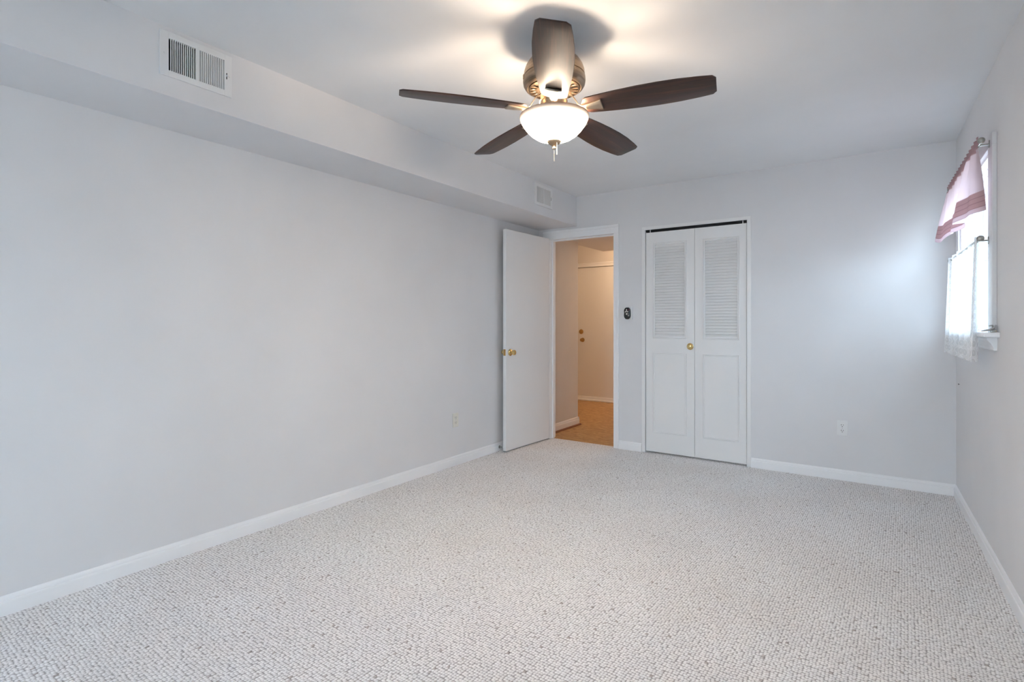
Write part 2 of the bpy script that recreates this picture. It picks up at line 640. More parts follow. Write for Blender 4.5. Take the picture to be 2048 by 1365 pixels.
# bulkhead along the left wall, with openings for two registers
V1, V2 = (1.147, 2.300), (4.062, 2.297)
VHW, VHH = 0.122, 0.075                        # half size of duct openings
b = MB()
b.box(XL, SX - 0.018, YR, YB, SZ, SZ + 0.018)
ys = [YR, V1[0] - VHW, V1[0] + VHW, V2[0] - VHW, V2[0] + VHW, YB]
for i in range(5):
    if i in (1, 3):
        zc_ = V1[1] if i == 1 else V2[1]
        b.box(SX - 0.018, SX, ys[i], ys[i + 1], SZ, zc_ - VHH)
        b.box(SX - 0.018, SX, ys[i], ys[i + 1], zc_ + VHH, ZC)
    else:
        b.box(SX - 0.018, SX, ys[i], ys[i + 1], SZ, ZC)
struct(b.build('ceiling_bulkhead', M['wall']), 'boxed bulkhead running along the top of the long wall', 'bulkhead')

# baseboards: a flat board with a rounded stepped top
BB = [(0, 0), (0.0135, 0), (0.0135, 0.050), (0.0125, 0.055), (0.0090, 0.058), (0.0090, 0.064), (0.0075, 0.070), (0.0040, 0.0765), (0, 0.078)]


def baseboard(b, p0, p1, nrm, s_=1.0):
    """board from p0 to p1 (xy), standing proud along nrm"""
    a, c_ = Vector((*p0, 0)), Vector((*p1, 0))
    d = (c_ - a)
    L = d.length
    d.normalize()
    nv = Vector((*nrm, 0))
    mt = Matrix.Translation(a) @ Matrix((nv, Vector((0, 0, 1)), d)).transposed().to_4x4()
    b.prism([(x, z * s_) for x, z in BB], 0, L, mt)


b = MB()
baseboard(b, (XL, YR), (XL, YB), (1, 0))
struct(b.build('baseboard_left', M['trim']))
b = MB()
baseboard(b, (-2.016, YB), (-1.797, YB), (0, -1))
struct(b.build('baseboard_back', M['trim']))
b = MB()
baseboard(b, (-0.868, YB), (XR, YB), (0, -1))
struct(b.build('baseboard_back', M['trim']))
b = MB()
baseboard(b, (0, ry(YR)), (0, 0), (-1, 0))
struct(b.build('baseboard_right', M['trim'], loc=RL, rot=RR))

# doorway casing and jambs
b = MB()
HZT = DZ + 0.085
b.box(DX1, DX1 + 0.034, YB - 0.011, YB, 0, DZ, 0.002)
b.box(DX1 + 0.034, DX1 + 0.054, YB - 0.017, YB, 0, DZ + 0.060, 0.003)
b.box(DX0 - 0.075, DX0, YB - 0.0105, YB, 0, DZ, 0.002)
b.box(DX0 - 0.075, DX1 + 0.034, YB - 0.011, YB, DZ, DZ + 0.060, 0.002)
b.box(DX0 - 0.075, DX1 + 0.054, YB - 0.017, YB, DZ + 0.060, HZT, 0.003)
b.box(DX0 - 0.02, DX0 - 0.001, YB - 0.004, YB + WT + 0.004, 0, DZ + 0.001)
b.box(DX1 + 0.001, DX1 + 0.02, YB - 0.004, YB + WT + 0.004, 0, DZ + 0.001)
b.box(DX0 - 0.02, DX1 + 0.02, YB - 0.004, YB + WT + 0.004, DZ + 0.001, DZ + 0.02)
b.box(DX0 - 0.001, DX0 + 0.011, YB + 0.045, YB + 0.08, 0, DZ - 0.011)
b.box(DX1 - 0.011, DX1 + 0.001, YB + 0.045, YB + 0.08, 0, DZ - 0.011)
b.box(DX0 - 0.001, DX1 + 0.001, YB + 0.045, YB + 0.08, DZ - 0.011, DZ + 0.002)
casing = struct(b.build('trim_1', M['trim']), 'white painted casing around the open doorway', 'door frame')
MB().box(DX1 - 0.0015, DX1 + 0.0005, YB - 0.003, YB + 0.026, 0.885, 0.945).build('strike_plate', M['old_brass'], casing)

# thin trim round the closet opening
b = MB()
b.box(KX0 - 0.031, KX0, YB - 0.006, YB - 0.0005, 0, KZ, 0.002)
b.box(KX1, KX1 + 0.032, YB - 0.004, YB - 0.0005, 0, KZ, 0.0015)
b.box(KX0 - 0.031, KX1 + 0.032, YB - 0.0045, YB - 0.0005, KZ, KZ + 0.028, 0.0015)
struct(b.build('trim_2', M['door']), 'thin white trim around the closet opening', 'trim')

# closet interior (dark, behind the bifold)
b = MB()
b.box(KX0 - 0.25, KX1 + 0.25, YB + 0.72, YB + 0.78, 0, ZC)
b.box(KX0 - 0.25, KX0 - 0.2, YB + WT, YB + 0.72, 0, ZC)
b.box(KX1 + 0.2, KX1 + 0.25, YB + WT, YB + 0.72, 0, ZC)
struct(b.build('wall_closet', M['wall']))

# ------------------------------------------------------------------ hall beyond the doorway
b = MB()
b.box(XL - 0.12, XL, YB + WT, 5.557, 0, ZC)
b.box(-5.2, XL - 0.12, 5.43, 5.557, 0, ZC)
struct(b.build('wall_hall_left', M['hall']), 'shaded warm-lit hall wall just inside the doorway', 'wall')
b = MB()
b.box(-5.2, -3.90, YH, YH + 0.12, 0, ZC)
b.box(-3.90, -2.95, YH, YH + 0.12, 2.035, ZC)
b.box(-2.95, -1.78, YH, YH + 0.12, 0, ZC)
b.box(-3.90, -2.95, YH + 0.10, YH + 0.12, 0, 2.04)
struct(b.build('wall_hall_back', M['hall']), 'warm-lit hall wall around the entry door', 'wall')
b = MB()
b.box(-5.32, -5.2, 5.43, YH + 0.12, 0, ZC)
struct(b.build('wall_hall_end', M['hall']))
b = MB()
b.box(-1.90, -1.78, YB + WT, YH + 0.12, 0, ZC)
struct(b.build('wall_hall_right', M['hall']))
b = MB()
b.box(-5.2, -1.9, YB + 0.05, YH, -0.10, -0.006)
struct(b.build('floor_hall', M['vinyl']), 'tan wood-patterned hall floor beyond the doorway', 'floor')
b = MB()
b.box(-3.004, -1.9, YB + WT, 6.47, 2.118, ZC)
struct(b.build('ceiling_hall', M['hall']), 'lowered warm-lit hall ceiling above the doorway', 'ceiling')
b = MB()
baseboard(b, (XL, YB + WT), (XL, 5.557), (1, 0), 1.15)
baseboard(b, (XL + 0.0135, 5.557), (-5.2, 5.557), (0, 1), 1.15)
struct(b.build('baseboard_hall', M['trim']))
b = MB()
sh = [(0, 0), (0.018, 0), (0.017, 0.008), (0.012, 0.015), (0.004, 0.018), (0, 0.018)]
mt = Matrix.Translation((XL + 0.0135, YB + WT, -0.006)) @ Matrix((Vector((1, 0, 0)), Vector((0, 0, 1)), Vector((0, 1, 0)))).transposed().to_4x4()
b.prism(sh, 0, 5.557 - YB - WT + 0.03, mt)
struct(b.build('trim_3', M['shoe']), 'reddish brown shoe moulding along the hall baseboard', 'moulding')
# entry door casing and threshold
b = MB()
b.box(-3.955, -2.895, YH - 0.014, YH, 2.030, 2.072, 0.002)
b.box(-3.955, -2.895, YH - 0.020, YH, 2.072, 2.092, 0.003)
b.box(-2.955, -2.895, YH - 0.014, YH, 0, 2.03, 0.003)
b.box(-3.955, -3.895, YH - 0.014, YH, 0, 2.03, 0.003)
b.box(-3.90, -2.95, YH - 0.02, YH + 0.05, -0.006, 0.018, 0.004)
struct(b.build('trim_4', M['trim']), 'painted casing and threshold of the entry door', 'door frame')

# ------------------------------------------------------------------ knobs
KNOB = [(0, 0), (0.031, 0), (0.032, 0.003), (0.028, 0.007), (0.016, 0.010), (0.0115, 0.014), (0.0115, 0.026), (0.018, 0.031), (0.0245, 0.038), (0.0255, 0.045), (0.022, 0.052), (0.012, 0.0555), (0, 0.056)]


def knob(parent, name, m, x, y, z, sign, s_=1.0):
    """turned knob sticking out along sign * local y"""
    b = MB()
    mt = Matrix.Translation((x, y, z)) @ Matrix.Rotation(R(-90 * sign), 4, 'X') @ Matrix.Scale(s_, 4)
    b.lathe(KNOB, 28, mt)
    return b.build(name, m, parent, True)


# open bedroom door: flat slab, hinged at the doorway's left jamb
d1 = empty('door_1', (DX0, 4.681, 0), (0, 0, R(-92.7)))
struct(d1, 'flat white door standing open against the long wall', 'door')
LW = 0.712
MB().box(0, LW, -0.035, 0, 0.010, 2.030, 0.002).build('door_slab', M['door'], d1)
knob(d1, 'door_knob', M['brass'], LW - 0.062, 0, 0.906, 1)
knob(d1, 'door_knob', M['brass'], LW - 0.062, -0.035, 0.906, -1, 0.98)
b = MB()
b.box(LW - 0.0005, LW + 0.0018, -0.030, -0.005, 0.878, 0.936, 0.0005)
b.box(LW, LW + 0.010, -0.023, -0.012, 0.899, 0.915, 0.003)
b.build('latch_plate', M['old_brass'], d1)
# entry door at the end of the hall
d3 = empty('door_3', (-3.87, YH + 0.055, 0))
struct(d3, 'plain cream entry door at the end of the hall', 'door')
MB().box(-0.02, 0.91, -0.045, 0, 0.055, 2.026, 0.003).build('door_slab', M['door'], d3)
MB().box(-0.02, 0.91, -0.054, -0.002, 0.018, 0.058, 0.004).build('door_sweep', M['trim'], d3)
b = MB()
b.lathe([(0, 0), (0.036, 0), (0.036, 0.006), (0.030, 0.011), (0.022, 0.013), (0.022, 0.020), (0.016, 0.023), (0, 0.024)], 28, Matrix.Translation((0.075, -0.045, 1.046)) @ RYP)
b.box(0.070, 0.080, -0.082, -0.062, 1.028, 1.064, 0.003)
b.build('deadbolt', M['old_brass'], d3, True)
knob(d3, 'door_knob', M['old_brass'], 0.100, -0.045, 0.920, -1)

# closet bifold: two leaves, louvred above, panelled below
d2 = empty('door_2', (KX0, YB + 0.006, 0))
struct(d2, 'white bifold closet door, louvred above and panelled below', 'closet door')


def ring(b, x0, x1, z0, z1, wd, y0, y1, bev=0.0):
    b.box(x0, x0 + wd, y0, y1, z0, z1, bev)
    b.box(x1 - wd, x1, y0, y1, z0, z1, bev)
    b.box(x0 + wd, x1 - wd, y0, y1, z0, z0 + wd, bev)
    b.box(x0 + wd, x1 - wd, y0, y1, z1 - wd, z1, bev)


def moulding(b, x0, x1, z0, z1):
    ring(b, x0, x1, z0, z1, 0.007, -0.006, 0.002, 0.002)
    ring(b, x0 + 0.009, x1 - 0.009, z0 + 0.009, z1 - 0.009, 0.009, -0.0035, 0.002, 0.0015)


def bifold_leaf(x0, x1, lx0, lx1, knob_side=False):
    zb, zt = 0.016, 1.994
    b = MB()
    L0, L1 = lx0 + 0.020, lx1 - 0.020
    b.box(x0, L0, 0, 0.030, zb, zt)
    b.box(L1, x1, 0, 0.030, zb, zt)
    b.box(L0, L1, 0, 0.030, 1.878, zt)
    b.box(L0, L1, 0, 0.030, zb, 1.054)
    leaf = b.build('door_leaf', M['door'], d2)
    b = MB()
    moulding(b, lx0, lx1, 1.034, 1.898)
    b.build('louver_frame', M['door'], leaf)
    b = MB()
    n_ = 33
    for i in range(n_):
        z = 1.054 + (i + 0.5) * (0.824 / n_)
        b.box(L0, L1, -0.0165, 0.0165, -0.0028, 0.0028, 0.0018, Matrix.Translation((0, 0.011, z)) @ Matrix.Rotation(R(58), 4, 'X'), 1)
    b.build('louver', M['door'], leaf)
    b = MB()
    moulding(b, lx0, lx1, 0.186, 0.908)
    b.build('panel_moulding', M['door'], leaf)
    return leaf


o_ = KX0
bifold_leaf(0.005, 0.4385, -1.696 - o_, -1.392 - o_)
bifold_leaf(0.4415, KX1 - o_ - 0.004, -1.256 - o_, -0.959 - o_)
b = MB()
b.lathe([(0, 0), (0.028, 0), (0.029, 0.003), (0.024, 0.008), (0.011, 0.011), (0.010, 0.018), (0.015, 0.022), (0.0165, 0.027), (0.014, 0.031), (0, 0.033)], 28, Matrix.Translation((-1.362 - o_, 0, 0.971)) @ RYP)
b.build('door_knob', M['brass'], d2, True)
b = MB()
b.box(0.003, KX1 - o_ - 0.003, 0.004, 0.034, 2.000, 2.0195)
b.build('track', M['dark'], d2)
for x in (0.045, KX1 - o_ - 0.032):
    MB().lathe([(0, 0), (0.0035, 0), (0.0035, 0.026), (0, 0.026)], 10, Matrix.Translation((x, 0.000, 1.993))).build('pivot_pin', M['white_plastic'], d2, True)

# ------------------------------------------------------------------ window in the window wall
wn = empty('window_1', RL, RR)
struct(wn, 'white framed window behind pink and lace curtains', 'window')
CW = 0.105
b = MB()
for y0, y1 in ((WY0 - CW, WY0), (WY1, WY1 + CW)):
    b.box(-0.018, 0, ry(y0), ry(y1), WZ0, WZ1, 0.003)
b.box(-0.018, 0, ry(WY0 - CW), ry(WY1 + CW), WZ1, WZ1 + 0.055, 0.003)
b.build('casing', M['wall'], wn)
b = MB()
JT = 0.018
b.box(-0.004, T, ry(WY0), ry(WY0) + JT, WZ0, WZ1)
b.box(-0.004, T, ry(WY1) - JT, ry(WY1), WZ0, WZ1)
b.box(-0.004, T, ry(WY0), ry(WY1), WZ1 - JT, WZ1)
for k, dx in enumerate((0.03, 0.05, 0.08)):
    e_ = JT + 0.010 * (k + 1)
    b.box(dx, T, ry(WY0), ry(WY0) + e_, WZ0, WZ1)
    b.box(dx, T, ry(WY1) - e_, ry(WY1), WZ0, WZ1)
    b.box(dx, T, ry(WY0), ry(WY1), WZ1 - e_, WZ1)
b.build('jamb', M['trim'], wn)
ZM = 1.58
for nm, x0, z0, z1 in (('sash', 0.062, WZ0 + 0.008, ZM + 0.02), ('sash', 0.098, ZM - 0.02, WZ1 - JT - 0.02)):
    y0, y1 = ry(WY0) + JT + 0.02, ry(WY1) - JT - 0.02
    b = MB()
    for a0, a1, c0, c1 in ((y0, y0 + 0.045, z0, z1), (y1 - 0.045, y1, z0, z1), (y0, y1, z0, z0 + 0.05), (y0, y1, z1 - 0.04, z1)):
        b.box(x0, x0 + 0.03, a0, a1, c0, c1, 0.003)
    sash = b.build(nm, M['trim'], wn)
    MB().box(x0 + 0.013, x0 + 0.017, y0 + 0.04, y1 - 0.04, z0 + 0.045, z1 - 0.035).build('pane', M['glass'], sash)
b = MB()
b.box(-0.058, 0.06, ry(3.285), ry(4.62), WZ0 - 0.020, WZ0 + 0.004, 0.006)
b.build('sill', M['trim'], wn)
b = MB()
ap = [(0, 0), (-0.012, 0), (-0.014, 0.006), (-0.012, 0.012), (-0.016, 0.018), (-0.022, 0.032), (-0.033, 0.046), (-0.036, 0.054), (-0.036, 0.062), (0, 0.062)]
mt = Matrix.Translation((0, ry(3.345), WZ0 - 0.082)) @ Matrix((Vector((1, 0, 0)), Vector((0, 0, 1)), Vector((0, 1, 0)))).transposed().to_4x4()
b.prism(ap, 0, 4.555 - 3.345, mt)
b.build('apron', M['trim'], wn)
# curved silver catch lying on the near end of the sill
hk = empty('curtain_hook', RL, RR)
tag(hk, 'small curved silver hook on the near end of the window sill', 'hook')
b = MB()
b.tube([(-0.052, ry(3.37), WZ0 + 0.010), (-0.040, ry(3.35), WZ0 + 0.013), (-0.028, ry(3.325), WZ0 + 0.016), (-0.016, ry(3.31), WZ0 + 0.026), (-0.010, ry(3.305), WZ0 + 0.040)], [0.003, 0.005, 0.006, 0.005, 0.003], 10)
b.build('arm', M['steel'], hk, True)
b = MB()
b.tube([(-0.016, ry(3.31), WZ0 + 0.020), (-0.022, ry(3.318), WZ0 + 0.036), (-0.030, ry(3.335), WZ0 + 0.034)], [0.004, 0.004, 0.003], 10)
b.box(-0.030, -0.008, ry(3.296), ry(3.325), WZ0 + 0.004, WZ0 + 0.014, 0.002)
b.build('base', M['pewter'], hk, True)

# window behind the camera: daylight comes in here
w2 = empty('window_2', (0, YR, 0))
struct(w2)
b = MB()
ring(b, RX0, RX1, RZ0, RZ1, 0.05, -0.09, -0.02)
xm = (RX0 + RX1) / 2
b.box(xm - 0.03, xm + 0.03, -0.09, -0.02, RZ0, RZ1)
b.build('frame', M['trim'], w2)
MB().box(RX0 + 0.04, RX1 - 0.04, -0.058, -0.054, RZ0 + 0.04, RZ1 - 0.04).build('pane', M['glass'], w2)


# ------------------------------------------------------------------ curtains
def curtain_rod(z, off, y0, y1, label):
    rt = empty('curtain_rod', RL, RR)
    tag(rt, label, 'curtain rod', 'curtain rods at the window')
    b = MB()
    b.tube([(-off, ry(y0), z), (-off, ry(y1), z)], 0.0055, 12)
    b.build('rod', M['pewter'], rt, True)
    for ye, sg in ((y0, 1), (y1, -1)):
        b = MB()
        mt = Matrix.Translation((-off, ry(ye), z)) @ Matrix.Rotation(R(90 * sg), 4, 'X')
        b.lathe([(0, -0.004), (0.007, -0.004), (0.007, 0.003), (0.010, 0.006), (0.0140, 0.011), (0.0148, 0.016), (0.012, 0.022), (0.006, 0.026), (0, 0.027)], 20, mt)
        b.build('finial', M['pewter'], rt, True)
        yb = ye + sg * 0.075
        b = MB()
        b.tube([(-0.018, ry(yb), z), (-off, ry(yb), z)], 0.0045, 10)
        b.box(-0.021, -0.018, ry(yb) - 0.008, ry(yb) + 0.008, z - 0.018, z + 0.018, 0.001)
        b.tube([(-off - 0.008, ry(yb), z), (-off, ry(yb), z - 0.0085), (-off + 0.008, ry(yb), z)], 0.0025, 8)
        b.build('bracket', M['pewter'], rt, True)
    return rt


ROFF = 0.060
ZT, ZL = 2.030, 1.572
curtain_rod(ZT, ROFF, 3.335, 4.41, 'thin silver rod holding up the pink valance')
curtain_rod(ZL, ROFF, 3.355, 4.40, 'thin silver rod holding up the white lace curtain')


def smooth(a):
    return a * a * (3 - 2 * a)


def interp(tab, x):
    for (x0, y0), (x1, y1) in zip(tab, tab[1:]):
        if x <= x1:
            k = max(0.0, min(1.0, (x - x0) / (x1 - x0)))
            return y0 + (y1 - y0) * smooth(k)
    return tab[-1][1]


def cloth(name, y0, y1, nu, nv, zf, offf, thick, m, vmap=None):
    """hanging sheet: zf(t), offf(u, t) with u along the rod 0..1 and t down 0..1"""
    bm = bmesh.new()
    uvl = bm.loops.layers.uv.new('uv')
    g = []
    for j in range(nv + 1):
        t_ = j / nv
        row = []
        for i in range(nu + 1):
            u = i / nu
            off, dy = offf(u, t_)
            row.append((bm.verts.new((-off, ry(y0 + (y1 - y0) * u + dy), zf(u, t_))), u, t_))
        g.append(row)
    for j in range(nv):
        for i in range(nu):
            q = [g[j][i], g[j][i + 1], g[j + 1][i + 1], g[j + 1][i]]
            f = bm.faces.new([v[0] for v in q])
            f.smooth = True
            for lp, v in zip(f.loops, q):
                lp[uvl].uv = vmap(v[1], v[2]) if vmap else (v[1] * (y1 - y0), v[2])
    me = bpy.data.meshes.new(name)
    bm.to_mesh(me)
    bm.free()
    me.materials.append(m)
    o = bpy.data.objects.new(name, me)
    C.objects.link(o)
    o.location, o.rotation_euler = RL, RR
    if thick:
        md = o.modifiers.new('thickness', 'SOLIDIFY')
        md.thickness = thick
        md.offset = 0
    return o


# distance of the hem from the wall along the rod: two deep folds and a flare at the far end
HEM = [(0.0, 0.036), (0.10, 0.098), (0.20, 0.138), (0.255, 0.135), (0.32, 0.070), (0.42, 0.060), (0.52, 0.108), (0.62, 0.088), (0.70, 0.082), (0.84, 0.120), (1.0, 0.136)]


def val_off(u, t_):
    if t_ < 0.11:                                   # ruffled heading above and around the rod
        q = abs(t_ - 0.065) / 0.065
        return ROFF + 0.0085 + 0.005 * math.sin(u * 95) * min(1.0, q), 0.0
    k = (t_ - 0.11) / 0.89
    gather = 0.009 * math.sin(u * 62 + 0.6) * (1 - k) ** 2
    h = interp(HEM, u)
    fine = 0.004 * math.sin(u * 33 + 2 * k) * k
    return (ROFF + 0.0085) * (1 - k ** 0.8) + h * k ** 0.8 + gather + fine, 0.012 * math.sin(u * 30) * k


def val_z(u, t_):
    return ZT + 0.024 - t_ * (0.024 + ZT - 1.695) + 0.012 * math.sin(u * 19 + 1) * t_ * t_


v = cloth('valance', 3.335, 4.460, 170, 46, val_z, val_off, 0.0012, M['valance'])
tag(v, 'dusty pink valance with a tucked hem band hanging over the window', 'valance')


def lace_off(u, t_):
    a = 0.012 + 0.010 * t_
    return ROFF + 0.012 * t_ + a * math.sin(u * 34 + 0.8) + 0.004 * math.sin(u * 90) * (1 - t_), 0.008 * math.sin(u * 34 + 2.2)


def lace_z(u, t_):
    return ZL + 0.014 - t_ * (ZL + 0.014 - 0.985) + 0.006 * math.sin(u * 34) * t_


lc = cloth('lace_curtain', 3.365, 4.440, 180, 30, lace_z, lace_off, 0, M['lace'], lambda u, t_: (u * 1.45, t_ * 0.6))
tag(lc, 'sheer white lace curtain hanging over the lower half of the window', 'curtain')

# ------------------------------------------------------------------ registers on the bulkhead
va = empty('air_vent', (SX, V1[0], V1[1]))
tag(va, 'white slotted air vent on the bulkhead farthest from the open door', 'air vent', 'white air vents on the bulkhead')
PW, PH = 0.1495, 0.0935                       # half plate
b = MB()
g0, g1, gz = 0.0075, 0.115, 0.067             # slot fields: +-g0..g1, half height gz
YA = [-PW, -g1, -g0, g0, g1, PW]
b.box(0, 0.008, -PW, -g1, -PH, PH, 0.002)
b.box(0, 0.008, g1, PW, -PH, PH, 0.002)
b.box(0, 0.008, -g1 - 0.001, g1 + 0.001, gz, PH, 0.002)
b.box(0, 0.008, -g1 - 0.001, g1 + 0.001, -PH, -gz, 0.002)
b.box(0.001, 0.0075, -g0, g0, -gz - 0.001, gz + 0.001)
NS = 13
for sgn in (-1, 1):
    a0, a1 = (-g1, -g0) if sgn < 0 else (g0, g1)
    p = (a1 - a0) / NS
    for i in range(1, NS):
        yc = a0 + p * i
        b.box(0.002, 0.0072, yc - 0.0015, yc + 0.0015, -gz - 0.001, gz + 0.001)
b.build('faceplate', M['vent_white'], va)
for sgn in (-1, 1):
    a0, a1 = (-g1, -g0) if sgn < 0 else (g0, g1)
    p = (a1 - a0) / NS
    b = MB()
    for i in range(NS + 1):
        yc = a0 + p * i
        mt = Matrix.Translation((0.003, yc, 0)) @ Matrix.Rotation(R(-24 if sgn < 0 else 40), 4, 'Z')
        b.box(-0.017, 0.0, -0.0006, 0.0006, -gz, gz, 0, mt)
    b.build('louver', M['vent_white'], va)
b = MB()
for q in ((-0.10, -0.095, -VHW, VHW, -VHH, VHH), (-0.10, -0.0185, -VHW, -VHW + 0.003, -VHH, VHH), (-0.10, -0.0185, VHW - 0.003, VHW, -VHH, VHH),
          (-0.10, -0.0185, -VHW, VHW, -VHH, -VHH + 0.003), (-0.10, -0.0185, -VHW, VHW, VHH - 0.003, VHH)):
    b.box(*q)
b.build('duct', M['dark'], va)  # duct coloured near black for the shade behind the slots
b = MB()
b.box(0.007, 0.0085, 0.1235, 0.1275, -0.016, 0.012, 0)
b.build('lever_slot', M['dark'], va)
b = MB()
b.box(0.007, 0.020, 0.1225, 0.1285, -0.004, 0.002, 0.001)
b.build('lever', M['vent_white'], va)
for yy in (-0.132, 0.138):
    MB().lathe([(0, 0), (0.004, 0), (0.003, 0.002), (0, 0.0025)], 12, Matrix.Translation((0.008, yy, 0.0)) @ RXP).build('screw', M['vent_white'], va, True)
vb = copy_tree(va)
vb.location = (SX, V2[0], V2[1])
vb['label'] = 'white slotted air vent on the bulkhead just above the open door'


# ------------------------------------------------------------------ outlets
def outlet(loc, rotz, m, label):
    """duplex outlet; local -y faces the room"""
    rt = empty('electrical_outlet', loc, (0, 0, rotz))
    tag(rt, label, 'outlet')
    b = MB()
    b.box(-0.0355, 0.0355, -0.006, 0, -0.0575, 0.0575, 0.0028)
    b.build('cover_plate', m, rt)
    for zc_ in (0.0205, -0.0205):
        b = MB()
        pts = []
        for k in range(28):
            a = 2 * PI * k / 28
            pts.append((0.0172 * math.cos(a), max(-0.0135, min(0.0135, 0.0172 * math.sin(a)))))
        b.prism(pts, 0, 0.0025, Matrix.Translation((0, -0.0055, zc_)) @ RYP, 0.0006)
        rc = b.build('receptacle', m, rt)
        for xx, hw, hh in ((-0.0064, 0.0013, 0.0045), (0.0064, 0.0013, 0.0037)):
            MB().box(xx - hw, xx + hw, -0.0084, -0.0078, zc_ + 0.004 - hh, zc_ + 0.004 + hh).build('slot', M['black'], rc)
        MB().lathe([(0, 0), (0.0026, 0), (0.0026, 0.0006), (0, 0.0006)], 12, Matrix.Translation((0, -0.0078, zc_ - 0.0075)) @ RYP).build('ground_hole', M['black'], rc)
    MB().lathe([(0, 0), (0.0032, 0), (0.0024, 0.0014), (0, 0.0016)], 12, Matrix.Translation((0, -0.006, 0)) @ RYP).build('screw', M['steel'], rt, True)
    return rt


outlet((-0.237, YB, 0.389), 0, M['white_plastic'], 'white electrical outlet low on the far wall beside the closet')
outlet((XL, 3.381, 0.372), R(90), M['ivory_plastic'], 'ivory electrical outlet low on the long wall before the open door')

# ------------------------------------------------------------------ switch with black oval holder beside the doorway
sw = empty('light_switch', (-1.918, YB, 1.2685))
tag(sw, 'white wall switch beside the doorway with a black flowered oval on it', 'light switch')
MB().box(-0.036, 0.036, -0.024, 0, -0.061, 0.061, 0.004).build('switch_box', M['white_plastic'], sw)
pts = []
for k in range(40):
    a = 2 * PI * k / 40
    x_, y_ = math.cos(a), math.sin(a)
    rr = 1.0 - 0.10 * math.exp(-((y_ - 0.05) / 0.22) ** 2) * (1 if x_ < 0 else 0.35)
    pts.append((0.034 * rr * math.copysign(abs(x_) ** 0.75, x_), 0.0545 * math.copysign(abs(y_) ** 0.8, y_)))
b = MB()
b.prism(pts, 0, 0.012, Matrix.Translation((-0.006, -0.0235, -0.004)) @ RYP, 0.004)
ov = b.build('oval_cover', M['black'], sw, True)


def dots(name, lst, m):
    b = MB()
    for x_, z_, r_ in lst:
        b.lathe([(0, 0), (r_, 0), (r_ * 0.8, 0.0012), (0, 0.0015)], 14, Matrix.Translation((-0.006 + x_, -0.0352, -0.004 + z_)) @ RYP)
    return b.build(name, m, ov, True)


dots('flower_print', [(-0.006, 0.034, 0.0065), (-0.007, 0.025, 0.006), (-0.015, 0.014, 0.0065), (0.006, 0.015, 0.0065), (-0.005, 0.018, 0.005)], M['dot_pale'])
dots('flower_print', [(-0.004, -0.006, 0.010)], M['dot_pale'])
dots('flower_print', [(0.010, -0.022, 0.004), (0.017, -0.018, 0.003), (0.014, -0.006, 0.003), (0.018, -0.024, 0.0025)], M['dot_pale'])
dots('berry_print', [(0.015, 0.032, 0.010)], M['dot_red'])

# ------------------------------------------------------------------ door stop and nail
ds = empty('door_stop', (XL + 0.0135, 3.985, 0.038))
tag(ds, 'small metal door stop on the baseboard behind the open door', 'door stop')
MB().lathe([(0, 0), (0.013, 0), (0.012, 0.004), (0.006, 0.007), (0, 0.007)], 16, RXP).build('base', M['pewter'], ds, True)
b = MB()
hel = []
for k in range(90):
    a = 2 * PI * k / 9
    hel.append((0.005 + 0.034 * k / 89, 0.0045 * math.cos(a), 0.0045 * math.sin(a)))
b.tube(hel, 0.0013, 6)
b.build('spring', M['steel'], ds, True)
MB().lathe([(0, 0.036), (0.007, 0.036), (0.0075, 0.043), (0.005, 0.047), (0, 0.048)], 14, RXP).build('tip', M['rubber'], ds, True)

nl = empty('wall_nail', (XR + 0.0032, 4.535, 0.774), RR)
tag(nl, 'tiny dark nail in the window wall below the lace curtain', 'nail')
MB().lathe([(0, -0.004), (0.0018, -0.004), (0.0018, 0.006), (0.005, 0.0065), (0.005, 0.008), (0, 0.0085)], 10, Matrix.Rotation(R(-90), 4, 'Y')).build('nail', M['black'], nl, True)

# ------------------------------------------------------------------ ceiling fan
fan = empty('ceiling_fan', (FX, FY, ZC))
tag(fan, 'five-bladed walnut and bronze ceiling fan with a lit glass bowl', 'ceiling fan')


def L(prof):
    return [(r_, z - ZC) for r_, z in prof]


b = MB()
b.lathe(L([(0, 2.4146), (0.080, 2.4146), (0.080, 2.402), (0.076, 2.392), (0.066, 2.385), (0.060, 2.375), (0.060, 2.330), (0.0, 2.330)]), 48)
b.build('canopy', M['bronze'], fan, True)
b = MB()
b.lathe(L([(0.030, 2.345), (0.062, 2.340), (0.088, 2.328), (0.110, 2.308), (0.124, 2.286), (0.1305, 2.266), (0.1325, 2.250), (0.1325, 2.2445), (0.1295, 2.243), (0.1295, 2.2385), (0.1345, 2.237),
           (0.1355, 2.222), (0.133, 2.207), (0.126, 2.195), (0.117, 2.190), (0.111, 2.192), (0.108, 2.200), (0.040, 2.200)]), 64)
b.build('motor_housing', M['bronze'], fan, True)
b = MB()
NSL = 22
b.lathe(L([(0.110, 2.193), (0.111, 2.186), (0.104, 2.183), (0.103, 2.190)]), 64)
b.lathe(L([(0.078, 2.190), (0.078, 2.183), (0.044, 2.181), (0.044, 2.196)]), 64)
for k in range(NSL):
    mt = Matrix.Rotation(2 * PI * (k + 0.3) / NSL, 4, 'Z')
    b.box(0.076, 0.106, -0.0075, 0.0075, 2.1835 - ZC, 2.190 - ZC, 0.001, mt, 1)
b.build('vent_ring', M['bronze'], fan, True)
b = MB()
b.lathe(L([(0.043, 2.1985), (0.1075, 2.1985), (0.1075, 2.1965), (0.043, 2.1965)]), 48)
b.build('vent_shade_disc', M['dark'], fan)  # dark disc added as the shade behind the vent ring
b = MB()
b.box(0.130, 0.139, -0.006, 0.006, 2.221 - ZC, 2.241 - ZC, 0.002, Matrix.Rotation(R(YAW + 180 + 12), 4, 'Z'))
b.build('reverse_switch', M['bronze'], fan)
b = MB()
